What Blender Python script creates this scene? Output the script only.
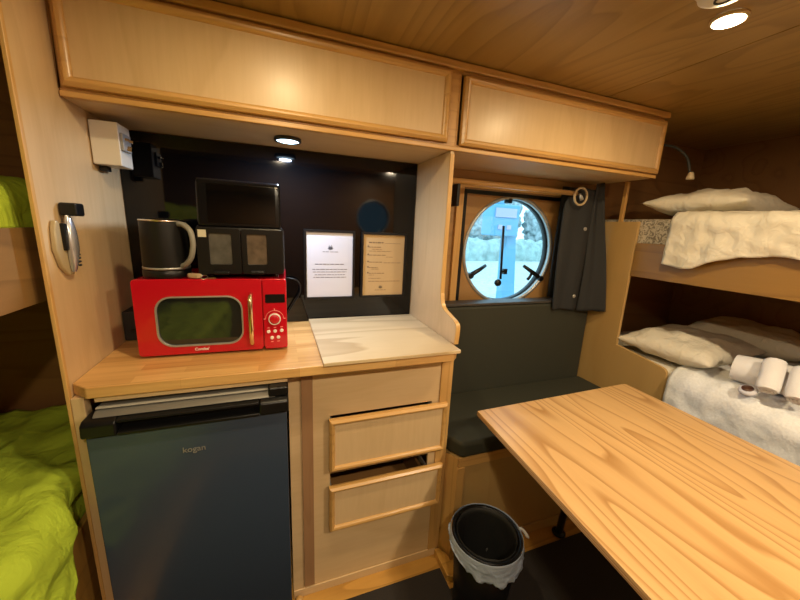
import bpy, bmesh, math, random
from mathutils import Vector, Matrix, noise
random.seed(4)
for o in list(bpy.data.objects): bpy.data.objects.remove(o)
sc = bpy.context.scene
COL = sc.collection
PI = math.pi

# ------------------------------------------------------------------ camera
yaw, pitch, roll, fpx = 0.357951859, -0.215519730, 0.0476802978, 334.0756
fwd = Vector((math.sin(yaw)*math.cos(pitch), math.cos(yaw)*math.cos(pitch), math.sin(pitch)))
right = Vector((math.cos(yaw), -math.sin(yaw), 0)); up = right.cross(fwd)
r_ = math.cos(roll)*right + math.sin(roll)*up
u_ = -math.sin(roll)*right + math.cos(roll)*up
cd = bpy.data.cameras.new('camera'); cam = bpy.data.objects.new('camera', cd); COL.objects.link(cam)
M = Matrix((r_, u_, -fwd)).transposed().to_4x4(); M.translation = Vector((0, 0, 1.39))
cam.matrix_world = M
cd.sensor_fit = 'HORIZONTAL'; cd.sensor_width = 36; cd.lens = 36*fpx/800; cd.clip_start = 0.02; cd.clip_end = 200
sc.camera = cam

# ------------------------------------------------------------------ world, lights, exposure
w = bpy.data.worlds.new('world'); sc.world = w; w.use_nodes = True
bg = w.node_tree.nodes['Background']
bg.inputs[0].default_value = (0.50, 0.82, 1.0, 1); bg.inputs[1].default_value = 3.3
vs = sc.view_settings
vs.view_transform = 'Standard'; vs.look = 'None'; vs.exposure = -0.25; vs.gamma = 1; vs.use_curve_mapping = False
WARM = (1.0, 0.76, 0.42)
def disc_light(name, loc, power, color, size, rot=(0, 0, 0), spread=PI):
    l = bpy.data.lights.new(name, 'AREA'); l.shape = 'DISK'; l.size = size; l.energy = power; l.color = color; l.spread = spread
    o = bpy.data.objects.new(name, l); o.location = loc; o.rotation_euler = rot; COL.objects.link(o); return o
LAMPS = [(1.12, 0.66), (0.05, 0.68), (1.12, -0.45), (0.05, -0.45)]
for i, (x, y) in enumerate(LAMPS):
    disc_light('ceiling_lamp_light', (x, y, 1.938), (7.5, 7.0, 30.0, 16.0)[i], WARM if i < 2 else (1.0, 0.82, 0.56), 0.07)
disc_light('cabinet_lamp_light', (0.048, 1.318, 1.653), 6.8, (0.60, 0.76, 1.0), 0.05)
sun = bpy.data.lights.new('sun', 'SUN'); sun.energy = 2.5; sun.angle = 0.05; sun.color = (0.8, 0.95, 1.0)
so = bpy.data.objects.new('sun', sun); so.rotation_euler = (math.radians(50), 0, math.radians(-60)); COL.objects.link(so)

# ------------------------------------------------------------------ materials
def newmat(name):
    m = bpy.data.materials.new(name); m.use_nodes = True
    nt = m.node_tree; return m, nt, nt.nodes['Principled BSDF']
def plain(name, col, rough=0.5, metal=0.0, coat=0.0, var=0.0, bump=0.0, bscale=60, spec=0.5, emit=None, es=0, trans=0, sheen=0):
    m, nt, b = newmat(name)
    b.inputs['Base Color'].default_value = (*col, 1); b.inputs['Roughness'].default_value = rough
    b.inputs['Metallic'].default_value = metal; b.inputs['Coat Weight'].default_value = coat
    b.inputs['Specular IOR Level'].default_value = spec; b.inputs['Transmission Weight'].default_value = trans
    b.inputs['Sheen Weight'].default_value = sheen
    if emit: b.inputs['Emission Color'].default_value = (*emit, 1); b.inputs['Emission Strength'].default_value = es
    tc = nt.nodes.new('ShaderNodeTexCoord')
    if var or bump:
        n = nt.nodes.new('ShaderNodeTexNoise'); n.inputs['Scale'].default_value = bscale; n.inputs['Detail'].default_value = 4
        nt.links.new(tc.outputs['Object'], n.inputs['Vector'])
        if var:
            mx = nt.nodes.new('ShaderNodeMix'); mx.data_type = 'RGBA'
            mx.inputs['A'].default_value = (*[c*(1-var) for c in col], 1); mx.inputs['B'].default_value = (*[min(1, c*(1+var)) for c in col], 1)
            nt.links.new(n.outputs['Fac'], mx.inputs['Factor']); nt.links.new(mx.outputs['Result'], b.inputs['Base Color'])
        if bump:
            bp = nt.nodes.new('ShaderNodeBump'); bp.inputs['Strength'].default_value = bump; bp.inputs['Distance'].default_value = 0.002
            nt.links.new(n.outputs['Fac'], bp.inputs['Height']); nt.links.new(bp.outputs['Normal'], b.inputs['Normal'])
    return m
def wood(name, c1, c2, axis='Z', scale=5.0, rings=7.0, amount=0.6, fibre=0.35, rough=0.42, coat=0.15, stretch=0.09, width=0.35, knots=0.0):
    """figured wood: contour lines of a stretched noise, plus fine fibres along the axis"""
    m, nt, b = newmat(name); N = nt.nodes.new; L = nt.links.new
    tc = N('ShaderNodeTexCoord'); mp = N('ShaderNodeMapping'); L(tc.outputs['Object'], mp.inputs['Vector'])
    s = [scale]*3; s['XYZ'.index(axis)] = scale*stretch; mp.inputs['Scale'].default_value = s
    mp.inputs['Location'].default_value = (random.random()*9, random.random()*9, random.random()*9)
    n = N('ShaderNodeTexNoise'); n.inputs['Scale'].default_value = 1.0; n.inputs['Detail'].default_value = 1.5; n.inputs['Roughness'].default_value = 0.45
    L(mp.outputs['Vector'], n.inputs['Vector'])
    mu = N('ShaderNodeMath'); mu.operation = 'MULTIPLY'; mu.inputs[1].default_value = rings; L(n.outputs['Fac'], mu.inputs[0])
    fr = N('ShaderNodeMath'); fr.operation = 'FRACT'; L(mu.outputs[0], fr.inputs[0])
    cr = N('ShaderNodeValToRGB'); e = cr.color_ramp.elements
    e[0].position = 0.0; e[0].color = (0, 0, 0, 1); e[1].position = 1.0; e[1].color = (0, 0, 0, 1)
    k = e.new(1-width); k.color = (0.15, 0.15, 0.15, 1); k = e.new(0.93); k.color = (1, 1, 1, 1)
    L(fr.outputs[0], cr.inputs['Fac'])
    mp2 = N('ShaderNodeMapping'); L(tc.outputs['Object'], mp2.inputs['Vector'])
    s2 = [70]*3; s2['XYZ'.index(axis)] = 6; mp2.inputs['Scale'].default_value = s2
    n2 = N('ShaderNodeTexNoise'); n2.inputs['Scale'].default_value = 1.0; n2.inputs['Detail'].default_value = 2; n2.inputs['Roughness'].default_value = 0.7; L(mp2.outputs['Vector'], n2.inputs['Vector'])
    n3 = N('ShaderNodeTexNoise'); n3.inputs['Scale'].default_value = 2.3; n3.inputs['Detail'].default_value = 3; L(tc.outputs['Object'], n3.inputs['Vector'])
    a = N('ShaderNodeMath'); a.operation = 'MULTIPLY'; a.inputs[1].default_value = amount; L(cr.outputs['Color'], a.inputs[0])
    f = N('ShaderNodeMath'); f.operation = 'MULTIPLY_ADD'; f.inputs[1].default_value = fibre; f.inputs[2].default_value = -fibre*0.4; L(n2.outputs['Fac'], f.inputs[0])
    ad = N('ShaderNodeMath'); ad.operation = 'ADD'; L(a.outputs[0], ad.inputs[0]); L(f.outputs[0], ad.inputs[1])
    g = N('ShaderNodeMath'); g.operation = 'MULTIPLY_ADD'; g.inputs[1].default_value = 0.5; g.inputs[2].default_value = -0.2; L(n3.outputs['Fac'], g.inputs[0])
    ad2 = N('ShaderNodeMath'); ad2.operation = 'ADD'; ad2.use_clamp = True; L(ad.outputs[0], ad2.inputs[0]); L(g.outputs[0], ad2.inputs[1])
    mx = N('ShaderNodeMix'); mx.data_type = 'RGBA'; mx.inputs['A'].default_value = (*c1, 1); mx.inputs['B'].default_value = (*c2, 1)
    L(ad2.outputs[0], mx.inputs['Factor']); L(mx.outputs['Result'], b.inputs['Base Color'])
    bp = N('ShaderNodeBump'); bp.inputs['Strength'].default_value = 0.12; bp.inputs['Distance'].default_value = 0.001
    L(ad.outputs[0], bp.inputs['Height']); L(bp.outputs['Normal'], b.inputs['Normal'])
    b.inputs['Roughness'].default_value = rough; b.inputs['Coat Weight'].default_value = coat; b.inputs['Coat Roughness'].default_value = 0.25
    return m
def butcher(name, c1, c2):
    m, nt, b = newmat(name); N = nt.nodes.new; L = nt.links.new
    tc = N('ShaderNodeTexCoord'); br = N('ShaderNodeTexBrick'); L(tc.outputs['Object'], br.inputs['Vector'])
    br.inputs['Color1'].default_value = (0, 0, 0, 1); br.inputs['Color2'].default_value = (1, 1, 1, 1); br.inputs['Mortar'].default_value = (0.9, 0.9, 0.9, 1)
    br.inputs['Scale'].default_value = 1; br.inputs['Brick Width'].default_value = 0.31; br.inputs['Row Height'].default_value = 0.041
    br.inputs['Mortar Size'].default_value = 0.0006; br.offset = 0.37; br.inputs['Bias'].default_value = -0.1
    mp2 = N('ShaderNodeMapping'); L(tc.outputs['Object'], mp2.inputs['Vector']); mp2.inputs['Scale'].default_value = (4, 90, 90)
    n2 = N('ShaderNodeTexNoise'); n2.inputs['Scale'].default_value = 1.0; n2.inputs['Detail'].default_value = 3; L(mp2.outputs['Vector'], n2.inputs['Vector'])
    a = N('ShaderNodeMath'); a.operation = 'MULTIPLY'; a.inputs[1].default_value = 0.55; L(br.outputs['Color'], a.inputs[0])
    f = N('ShaderNodeMath'); f.operation = 'MULTIPLY_ADD'; f.inputs[1].default_value = 0.8; f.inputs[2].default_value = -0.25; L(n2.outputs['Fac'], f.inputs[0])
    ad = N('ShaderNodeMath'); ad.operation = 'ADD'; ad.use_clamp = True; L(a.outputs[0], ad.inputs[0]); L(f.outputs[0], ad.inputs[1])
    mx = N('ShaderNodeMix'); mx.data_type = 'RGBA'; mx.inputs['A'].default_value = (*c1, 1); mx.inputs['B'].default_value = (*c2, 1)
    L(ad.outputs[0], mx.inputs['Factor']); L(mx.outputs['Result'], b.inputs['Base Color'])
    b.inputs['Roughness'].default_value = 0.38; b.inputs['Coat Weight'].default_value = 0.2
    return m
def fabric(name, col, var=0.15, weave=900, bump=0.4, rough=0.9, crease=0.0, cscale=9):
    m, nt, b = newmat(name); N = nt.nodes.new; L = nt.links.new
    tc = N('ShaderNodeTexCoord')
    n = N('ShaderNodeTexNoise'); n.inputs['Scale'].default_value = weave; L(tc.outputs['Object'], n.inputs['Vector'])
    n2 = N('ShaderNodeTexNoise'); n2.inputs['Scale'].default_value = cscale; n2.inputs['Detail'].default_value = 5; n2.inputs['Distortion'].default_value = 0.8; L(tc.outputs['Object'], n2.inputs['Vector'])
    mx = N('ShaderNodeMix'); mx.data_type = 'RGBA'; mx.inputs['A'].default_value = (*[c*(1-var) for c in col], 1); mx.inputs['B'].default_value = (*[min(1, c*(1+var)) for c in col], 1)
    L(n.outputs['Fac'], mx.inputs['Factor']); L(mx.outputs['Result'], b.inputs['Base Color'])
    bp = N('ShaderNodeBump'); bp.inputs['Strength'].default_value = bump; bp.inputs['Distance'].default_value = 0.001; L(n.outputs['Fac'], bp.inputs['Height'])
    if crease:
        b2 = N('ShaderNodeBump'); b2.inputs['Strength'].default_value = crease; b2.inputs['Distance'].default_value = 0.02
        L(n2.outputs['Fac'], b2.inputs['Height']); L(b2.outputs['Normal'], bp.inputs['Normal'])
    L(bp.outputs['Normal'], b.inputs['Normal']); b.inputs['Roughness'].default_value = rough
    b.inputs['Specular IOR Level'].default_value = 0.2
    return m
def glass(name, tint=(1, 1, 1), gloss=0.1, rough=0.02):
    m = bpy.data.materials.new(name); m.use_nodes = True; nt = m.node_tree; nt.nodes.clear()
    o = nt.nodes.new('ShaderNodeOutputMaterial'); t = nt.nodes.new('ShaderNodeBsdfTransparent'); g = nt.nodes.new('ShaderNodeBsdfGlossy'); x = nt.nodes.new('ShaderNodeMixShader')
    t.inputs[0].default_value = (*tint, 1); g.inputs['Roughness'].default_value = rough; x.inputs[0].default_value = gloss
    nt.links.new(t.outputs[0], x.inputs[1]); nt.links.new(g.outputs[0], x.inputs[2]); nt.links.new(x.outputs[0], o.inputs[0]); return m

birch = wood('birch_ply', (0.68, 0.49, 0.275), (0.55, 0.37, 0.18), 'Z', 3.5, 6, 0.3, 0.75, 0.38, 0.1, 0.18)
birch_x = wood('birch_ply_across', (0.68, 0.49, 0.275), (0.55, 0.37, 0.18), 'X', 3.5, 6, 0.3, 0.75, 0.38, 0.1, 0.18)
pine = wood('pine_trim', (0.62, 0.36, 0.12), (0.42, 0.22, 0.06), 'X', 14, 5, 0.4, 0.4, 0.35, 0.25, 0.06)
pine_z = wood('pine_trim_upright', (0.62, 0.36, 0.12), (0.42, 0.22, 0.06), 'Z', 14, 5, 0.4, 0.4, 0.35, 0.25, 0.06)
brownstrip = wood('brown_strip', (0.36, 0.20, 0.10), (0.25, 0.13, 0.06), 'Z', 20, 4, 0.3, 0.4)
ceil_m = wood('ceiling_ply', (0.37, 0.23, 0.070), (0.19, 0.105, 0.026), 'Y', 3.4, 15, 0.5, 0.4, 0.4, 0.15, 0.2, 0.5)
table_m = wood('table_ply', (0.68, 0.41, 0.165), (0.40, 0.195, 0.055), 'Y', 4.2, 17, 0.8, 0.3, 0.36, 0.12, 0.13, 0.38)
board_m = wood('board_ply', (0.66, 0.52, 0.31), (0.44, 0.31, 0.16), 'X', 4.2, 9, 0.75, 0.25, 0.45, 0.05, 0.12, 0.5)
floor_m = wood('floor_ply', (0.60, 0.32, 0.07), (0.32, 0.15, 0.025), 'X', 9, 8, 0.55, 0.3, 0.4, 0.2, 0.15, 0.5)
rail_m = wood('rail_ply', (0.30, 0.16, 0.036), (0.17, 0.085, 0.018), 'Y', 7, 7, 0.5, 0.35, 0.4, 0.15, 0.06)
railL_m = wood('left_rail_ply', (0.30, 0.165, 0.055), (0.15, 0.078, 0.026), 'Y', 7, 7, 0.5, 0.35, 0.45, 0.1, 0.06)
panel_m = wood('bunk_panel_ply', (0.50, 0.32, 0.12), (0.42, 0.25, 0.08), 'Z', 3.5, 5, 0.35, 0.3, 0.45, 0.1, 0.18)
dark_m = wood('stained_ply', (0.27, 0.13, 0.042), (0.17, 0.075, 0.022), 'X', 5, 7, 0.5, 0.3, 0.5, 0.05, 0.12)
edge_m = wood('ply_edge', (0.66, 0.40, 0.14), (0.45, 0.24, 0.07), 'Z', 40, 3, 0.3, 0.5)
winwood = wood('window_ply', (0.36, 0.20, 0.07), (0.24, 0.12, 0.035), 'X', 6, 5, 0.4, 0.35)
counter_m = butcher('butcher_block', (0.80, 0.50, 0.19), (0.44, 0.20, 0.045))
black_gloss = plain('black_acrylic', (0.0022, 0.0022, 0.0026), 0.05, spec=0.4)
black_pl = plain('black_plastic', (0.006, 0.006, 0.0065), 0.33, spec=0.35)
black_mt = plain('black_matte', (0.016, 0.016, 0.016), 0.6)
kettle_m = plain('kettle_black', (0.008, 0.0075, 0.007), 0.42, var=0.2, bscale=300, spec=0.3)
fridge_m = plain('fridge_door', (0.050, 0.075, 0.125), 0.25, metal=0.3, coat=0.2)  # blue reflection of the room in front is put into the base colour
silver_strip = plain('fridge_top', (0.20, 0.19, 0.17), 0.4, metal=0.3)
chrome = plain('chrome', (0.75, 0.74, 0.72), 0.14, metal=1)
brushed = plain('brushed_grey', (0.45, 0.45, 0.44), 0.38, metal=0.6)
gold = plain('polished_handle', (0.80, 0.62, 0.42), 0.15, metal=1)
red_m = plain('red_enamel', (0.52, 0.003, 0.016), 0.22, coat=0.5)
mwglass = plain('dark_glass', (0.012, 0.016, 0.015), 0.05, coat=0.6)
white_pl = plain('white_plastic', (0.74, 0.70, 0.62), 0.45)
white_mk = plain('white_print', (0.85, 0.80, 0.76), 0.5)
pink_mk = plain('pink_print', (0.85, 0.30, 0.28), 0.5)
clear_pl = plain('clear_plastic', (0.46, 0.36, 0.20), 0.25)
paper_w = plain('white_paper', (0.60, 0.60, 0.66), 0.7)
paper_k = plain('kraft_paper', (0.54, 0.37, 0.175), 0.7)
ink = plain('ink', (0.12, 0.12, 0.15), 0.8)
ink_k = plain('brown_ink', (0.22, 0.15, 0.08), 0.8)
char_f = fabric('charcoal_vinyl', (0.042, 0.043, 0.032), 0.15, 500, 0.2, 0.6, 0.1, 5)
curt_m = fabric('charcoal_curtain', (0.030, 0.031, 0.033), 0.2, 800, 0.3, 0.75)
mat_m = fabric('floor_mat', (0.035, 0.030, 0.028), 0.35, 260, 0.6, 0.95)
lime_m = fabric('lime_cloth', (0.46, 0.60, 0.05), 0.06, 900, 0.2, 0.75, 0.75, 13)
linen = fabric('white_linen', (0.72, 0.66, 0.54), 0.05, 700, 0.3, 0.9, 0.45, 24)
linen2 = fabric('white_coverlet', (0.76, 0.76, 0.75), 0.16, 120, 1.0, 0.9, 0.3, 14)
towel_m = fabric('towel_cloth', (0.74, 0.72, 0.72), 0.1, 420, 1.0, 0.95)
liner_m = plain('bin_liner', (0.55, 0.66, 0.85), 0.3, trans=0.25, bump=0.8, bscale=50)
lamp_e = plain('lamp_lens', (1, 1, 1), 0.4, emit=(1.0, 0.86, 0.55), es=14)
led_e = plain('led_lens', (1, 1, 1), 0.4, emit=(0.55, 0.80, 1.0), es=9)
glass_m = glass('window_glass', (0.93, 0.98, 1.0), 0.05)
ped_m = plain('pale_blue_paint', (0.13, 0.34, 0.50), 0.5)
lilac_m = plain('lilac_panel', (0.42, 0.40, 0.62), 0.5)
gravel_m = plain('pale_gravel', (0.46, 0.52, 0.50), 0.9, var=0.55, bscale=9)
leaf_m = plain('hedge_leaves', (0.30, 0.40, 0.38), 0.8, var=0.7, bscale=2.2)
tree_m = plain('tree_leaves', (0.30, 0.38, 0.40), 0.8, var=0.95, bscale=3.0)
def floral_mat():
    m, nt, b = newmat('floral_ticking'); N = nt.nodes.new; L = nt.links.new
    tc = N('ShaderNodeTexCoord'); n = N('ShaderNodeTexNoise'); n.inputs['Scale'].default_value = 45; n.inputs['Detail'].default_value = 2; n.inputs['Distortion'].default_value = 2.5
    L(tc.outputs['Object'], n.inputs['Vector']); cr = N('ShaderNodeValToRGB'); cr.color_ramp.elements[0].position = 0.44; cr.color_ramp.elements[1].position = 0.54
    cr.color_ramp.elements[0].color = (0.20, 0.17, 0.13, 1); cr.color_ramp.elements[1].color = (0.52, 0.46, 0.36, 1)
    L(n.outputs['Fac'], cr.inputs['Fac']); L(cr.outputs['Color'], b.inputs['Base Color']); b.inputs['Roughness'].default_value = 0.9; return m
floral = floral_mat()

# ------------------------------------------------------------------ mesh helpers (all coordinates in the room's metres)
def V(*a): return Vector(a)
def box(bm, x0, x1, y0, y1, z0, z1):
    v = [bm.verts.new((x, y, z)) for x in (x0, x1) for y in (y0, y1) for z in (z0, z1)]
    for f in ((0, 1, 3, 2), (4, 6, 7, 5), (0, 4, 5, 1), (2, 3, 7, 6), (0, 2, 6, 4), (1, 5, 7, 3)): bm.faces.new([v[i] for i in f])
def boxes(*bs):
    bm = bmesh.new()
    for b in bs: box(bm, *b)
    return bm
def prism(bm, pts, axis, a, b):
    """polygon pts (two coords) extruded along axis from a to b"""
    def mk(p, t):
        return {'x': (t, p[0], p[1]), 'y': (p[0], t, p[1]), 'z': (p[0], p[1], t)}[axis]
    v0 = [bm.verts.new(mk(p, a)) for p in pts]; v1 = [bm.verts.new(mk(p, b)) for p in pts]; n = len(pts)
    bm.faces.new(v0); bm.faces.new(v1[::-1])
    for i in range(n): bm.faces.new((v0[i], v1[i], v1[(i+1) % n], v0[(i+1) % n]))
def tube(bm, pts, r, seg=12, cap=True):
    pts = [Vector(p) for p in pts]; rs = r if isinstance(r, (list, tuple)) else [r]*len(pts); rings = []
    t0 = (pts[1]-pts[0]).normalized(); ref = Vector((0, 0, 1)) if abs(t0.z) < 0.9 else Vector((1, 0, 0))
    nrm = t0.cross(ref).normalized()
    for i, p in enumerate(pts):
        t = (pts[min(i+1, len(pts)-1)]-pts[max(i-1, 0)]).normalized(); nrm = (nrm-t*nrm.dot(t)).normalized(); bn = t.cross(nrm)
        rings.append([bm.verts.new(p+rs[i]*(math.cos(2*PI*k/seg)*nrm+math.sin(2*PI*k/seg)*bn)) for k in range(seg)])
    for a, b in zip(rings, rings[1:]):
        for k in range(seg): bm.faces.new((a[k], a[(k+1) % seg], b[(k+1) % seg], b[k]))
    if cap: bm.faces.new(rings[0][::-1]); bm.faces.new(rings[-1])
def lathe(bm, prof, c, axis='z', seg=48, closed=False):
    """prof = [(radius, height)]"""
    rings = []
    for (r, h) in prof:
        ring = []
        for k in range(seg):
            a = 2*PI*k/seg; ca, sa = r*math.cos(a), r*math.sin(a)
            p = {'z': (ca, sa, h), 'y': (ca, h, sa), 'x': (h, ca, sa)}[axis]
            ring.append(bm.verts.new(Vector(p)+Vector(c)))
        rings.append(ring)
    pairs = list(zip(rings, rings[1:])) + ([(rings[-1], rings[0])] if closed else [])
    for a, b in pairs:
        for k in range(seg): bm.faces.new((a[k], a[(k+1) % seg], b[(k+1) % seg], b[k]))
    if not closed:
        if prof[0][0] > 1e-6: bm.faces.new(rings[0][::-1])
        if prof[-1][0] > 1e-6: bm.faces.new(rings[-1])
def smoothline(pts, n=8):
    """Catmull-Rom through the points"""
    P = [Vector(p) for p in pts]; P = [2*P[0]-P[1]]+P+[2*P[-1]-P[-2]]; out = []
    for i in range(1, len(P)-2):
        for k in range(n):
            t = k/n; a, b, c, d = P[i-1:i+3]
            out.append(0.5*((2*b)+(c-a)*t+(2*a-5*b+4*c-d)*t*t+(3*b-a-3*c+d)*t**3))
    return out+[P[-2]]
def rrect(x0, x1, z0, z1, r, n=6):
    pts = []
    for cx, cz, a0 in ((x1-r, z1-r, 0), (x0+r, z1-r, 90), (x0+r, z0+r, 180), (x1-r, z0+r, 270)):
        for k in range(n+1):
            a = math.radians(a0+90*k/n); pts.append((cx+r*math.cos(a), cz+r*math.sin(a)))
    return pts
def frame_loop(bm, outer, inner, axis, a, b):
    """a ring between two loops with the same number of points, extruded"""
    def mk(p, t): return {'x': (t, p[0], p[1]), 'y': (p[0], t, p[1]), 'z': (p[0], p[1], t)}[axis]
    R = [[bm.verts.new(mk(p, t)) for p in lp] for lp, t in ((outer, a), (inner, a), (inner, b), (outer, b))]; n = len(outer)
    for A, B in zip(R, R[1:]+R[:1]):
        for i in range(n): bm.faces.new((A[i], A[(i+1) % n], B[(i+1) % n], B[i]))
def grid(bm, f, nu, nv, thick=None):
    vs_ = [[bm.verts.new(f(i/nu, j/nv)) for j in range(nv+1)] for i in range(nu+1)]
    for i in range(nu):
        for j in range(nv): bm.faces.new((vs_[i][j], vs_[i+1][j], vs_[i+1][j+1], vs_[i][j+1]))
    return vs_
def fbm(p, s, o=3):
    return noise.fractal(Vector(p)*s, 1.0, 2.0, o)

def obj(name, bm, mat, parent=None, bevel=0.0, smooth=False, seg=2, solid=0.0, sub=0):
    bmesh.ops.remove_doubles(bm, verts=bm.verts, dist=1e-6)
    bmesh.ops.recalc_face_normals(bm, faces=bm.faces)
    me = bpy.data.meshes.new(name); bm.to_mesh(me); bm.free(); me.materials.append(mat)
    o = bpy.data.objects.new(name, me); COL.objects.link(o)
    if parent is None:
        c = [v.co for v in me.vertices]
        org = V((min(p.x for p in c)+max(p.x for p in c))/2, (min(p.y for p in c)+max(p.y for p in c))/2, min(p.z for p in c))
        me.transform(Matrix.Translation(-org)); o.location = org; o['_w'] = list(org)
    else:
        w_ = Vector(parent['_w']); me.transform(Matrix.Translation(-w_)); o.parent = parent; o['_w'] = [0, 0, 0]
        o['_w'] = list(w_)
    if smooth:
        for p in me.polygons: p.use_smooth = True
    if solid:
        m = o.modifiers.new('solid', 'SOLIDIFY'); m.thickness = solid; m.offset = 0
    if bevel:
        m = o.modifiers.new('bevel', 'BEVEL'); m.width = bevel; m.segments = seg; m.limit_method = 'ANGLE'; m.angle_limit = math.radians(40)
        for p in me.polygons: p.use_smooth = True
        m.harden_normals = True
    if sub:
        m = o.modifiers.new('sub', 'SUBSURF'); m.levels = sub; m.render_levels = sub
    return o
def tag(o, label, cat, group=None):
    o['label'] = label; o['category'] = cat
    if group: o['group'] = group
    return o
def thing(name, loc, label, cat, group=None):
    o = bpy.data.objects.new(name, None); COL.objects.link(o); o.location = loc; o['_w'] = list(loc); o.empty_display_size = 0.05
    return tag(o, label, cat, group)
def struct(o): o['kind'] = 'structure'; return o
def text_mesh(name, s, size, mat, parent, mtx, ext=0.0004, bold=False):
    c = bpy.data.curves.new(name, 'FONT'); c.body = s; c.size = size; c.extrude = ext; c.align_x = 'CENTER'; c.align_y = 'CENTER'
    if bold: c.offset = size*0.02
    t = bpy.data.objects.new('tmp', c); COL.objects.link(t)
    dg = bpy.context.evaluated_depsgraph_get(); me = bpy.data.meshes.new_from_object(t.evaluated_get(dg)); bpy.data.objects.remove(t)
    me.transform(mtx); me.transform(Matrix.Translation(-Vector(parent['_w']))); me.name = name; me.materials.clear(); me.materials.append(mat)
    o = bpy.data.objects.new(name, me); COL.objects.link(o); o.parent = parent; o['_w'] = parent['_w']; return o
FACE = Matrix.Rotation(PI/2, 4, 'X')        # text upright, facing -y

# ================================================================== ROOM SHELL
XL, XR, YF, YB, ZC = -1.32, 2.60, -0.95, 1.50, 1.96
struct(obj('floor', boxes((XL, XR, YF, YB, -0.03, 0)), floor_m))
bm = boxes((XL, 1.316, YF, YB, ZC, ZC+0.03), (1.320, XR, YF, YB, ZC, ZC+0.03), (1.316, 1.320, YF, YB, ZC+0.004, ZC+0.03))
struct(obj('ceiling', bm, ceil_m))
def holed_wall(x0, x1, z0, z1, cx, cz, r, ya, yb):
    s = r+0.04; bm = bmesh.new(); n = 64; circ = []; sq = []
    for k in range(n):
        a = 2*PI*k/n+PI/4; c, t = math.cos(a), math.sin(a); m_ = max(abs(c), abs(t))
        circ.append((cx+r*c, cz+r*t)); sq.append((cx+s*c/m_, cz+s*t/m_))
    frame_loop(bm, sq, circ, 'y', ya, yb)
    for b in ((x0, cx-s, z0, z1), (cx+s, x1, z0, z1), (cx-s, cx+s, z0, cz-s), (cx-s, cx+s, cz+s, z1)): box(bm, b[0], b[1], ya, yb, b[2], b[3])
    return bm
PX, PZ, PR = 1.172, 1.287, 0.281
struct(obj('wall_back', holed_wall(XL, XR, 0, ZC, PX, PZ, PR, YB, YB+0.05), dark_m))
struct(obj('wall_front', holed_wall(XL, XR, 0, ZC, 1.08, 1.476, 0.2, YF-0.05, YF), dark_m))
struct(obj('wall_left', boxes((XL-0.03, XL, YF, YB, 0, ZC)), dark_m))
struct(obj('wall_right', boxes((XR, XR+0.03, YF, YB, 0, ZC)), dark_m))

# porthole window over the bench
def porthole(n, cx, cz, r, y, s, gm=glass_m):
    """s = +1 when the wall lies towards +y"""
    e = bpy.data.objects.new(n, None); COL.objects.link(e); e.location = (cx, y, cz-r); e['_w'] = [cx, y, cz-r]; struct(e)
    bm = bmesh.new(); lathe(bm, [(r+0.006, 0), (r+0.006, -0.008*s), (r-0.004, -0.012*s), (r-0.012, -0.006*s), (r-0.012, 0.01*s), (r-0.001, 0.01*s), (r-0.001, 0)], (cx, y, cz), 'y', 96, True)
    obj('window_frame', bm, brushed, e, smooth=True)
    bm = bmesh.new(); lathe(bm, [(r-0.001, 0.011*s), (r-0.012, 0.011*s), (r-0.015, 0.03*s), (r-0.015, 0.046*s), (r-0.001, 0.046*s)], (cx, y, cz), 'y', 96, True)
    obj('gasket', bm, black_pl, e, smooth=True)
    bm = bmesh.new(); lathe(bm, [(r-0.013, 0.036*s), (r-0.013, 0.040*s)], (cx, y, cz), 'y', 96)
    obj('pane', bm, gm, e); return e
pw = porthole('window_1', PX, PZ, PR, YB, 1)
porthole('window_2', 1.08, 1.476, 0.2, YF, -1, glass('tinted_glass', (0.35, 0.42, 0.45), 0.05))
def latch(pts, knob):
    bm = bmesh.new(); tube(bm, pts, [0.011, 0.013, 0.011, 0.009], 10)
    o = obj('latch', bm, black_pl, pw, smooth=True)
    bm = bmesh.new(); tube(bm, [knob, knob+V(0, -0.03, 0)], 0.016, 12); obj('latch_knob', bm, black_pl, o, bevel=0.003)
latch([V(0.93, 1.515, 1.150), V(0.955, 1.50, 1.165), V(1.00, 1.50, 1.19), V(1.04, 1.51, 1.21)], V(0.945, 1.515, 1.158))
latch([V(1.42, 1.515, 1.135), V(1.385, 1.50, 1.155), V(1.33, 1.50, 1.185), V(1.29, 1.51, 1.21)], V(1.405, 1.515, 1.14))
bm = bmesh.new(); tube(bm, [V(1.345, 1.50, 1.175), V(1.325, 1.49, 1.15), V(1.31, 1.49, 1.135)], 0.008, 8); obj('latch_lever', bm, black_pl, pw, smooth=True)
bm = bmesh.new(); tube(bm, [V(1.12, 1.50, 1.42), V(1.13, 1.49, 1.14)], 0.0065, 8)
st = obj('stay_rod', bm, black_pl, pw, smooth=True)
bm = bmesh.new(); lathe(bm, [(0.0, -0.012), (0.016, -0.010), (0.020, 0), (0.016, 0.010), (0.0, 0.012)], (1.115, 1.49, 1.12), 'y', 20); obj('stay_knob', bm, black_pl, st, smooth=True)
bm = boxes((1.15, 1.17, 1.49, 1.51, 1.165, 1.195)); box(bm, 1.13, 1.155, 1.495, 1.505, 1.176, 1.184); obj('stay_catch', bm, black_pl, st, bevel=0.002)
obj('hinge', boxes((1.128, 1.152, 1.49, 1.53, 1.535, 1.56)), black_pl, pw, bevel=0.003)

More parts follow.
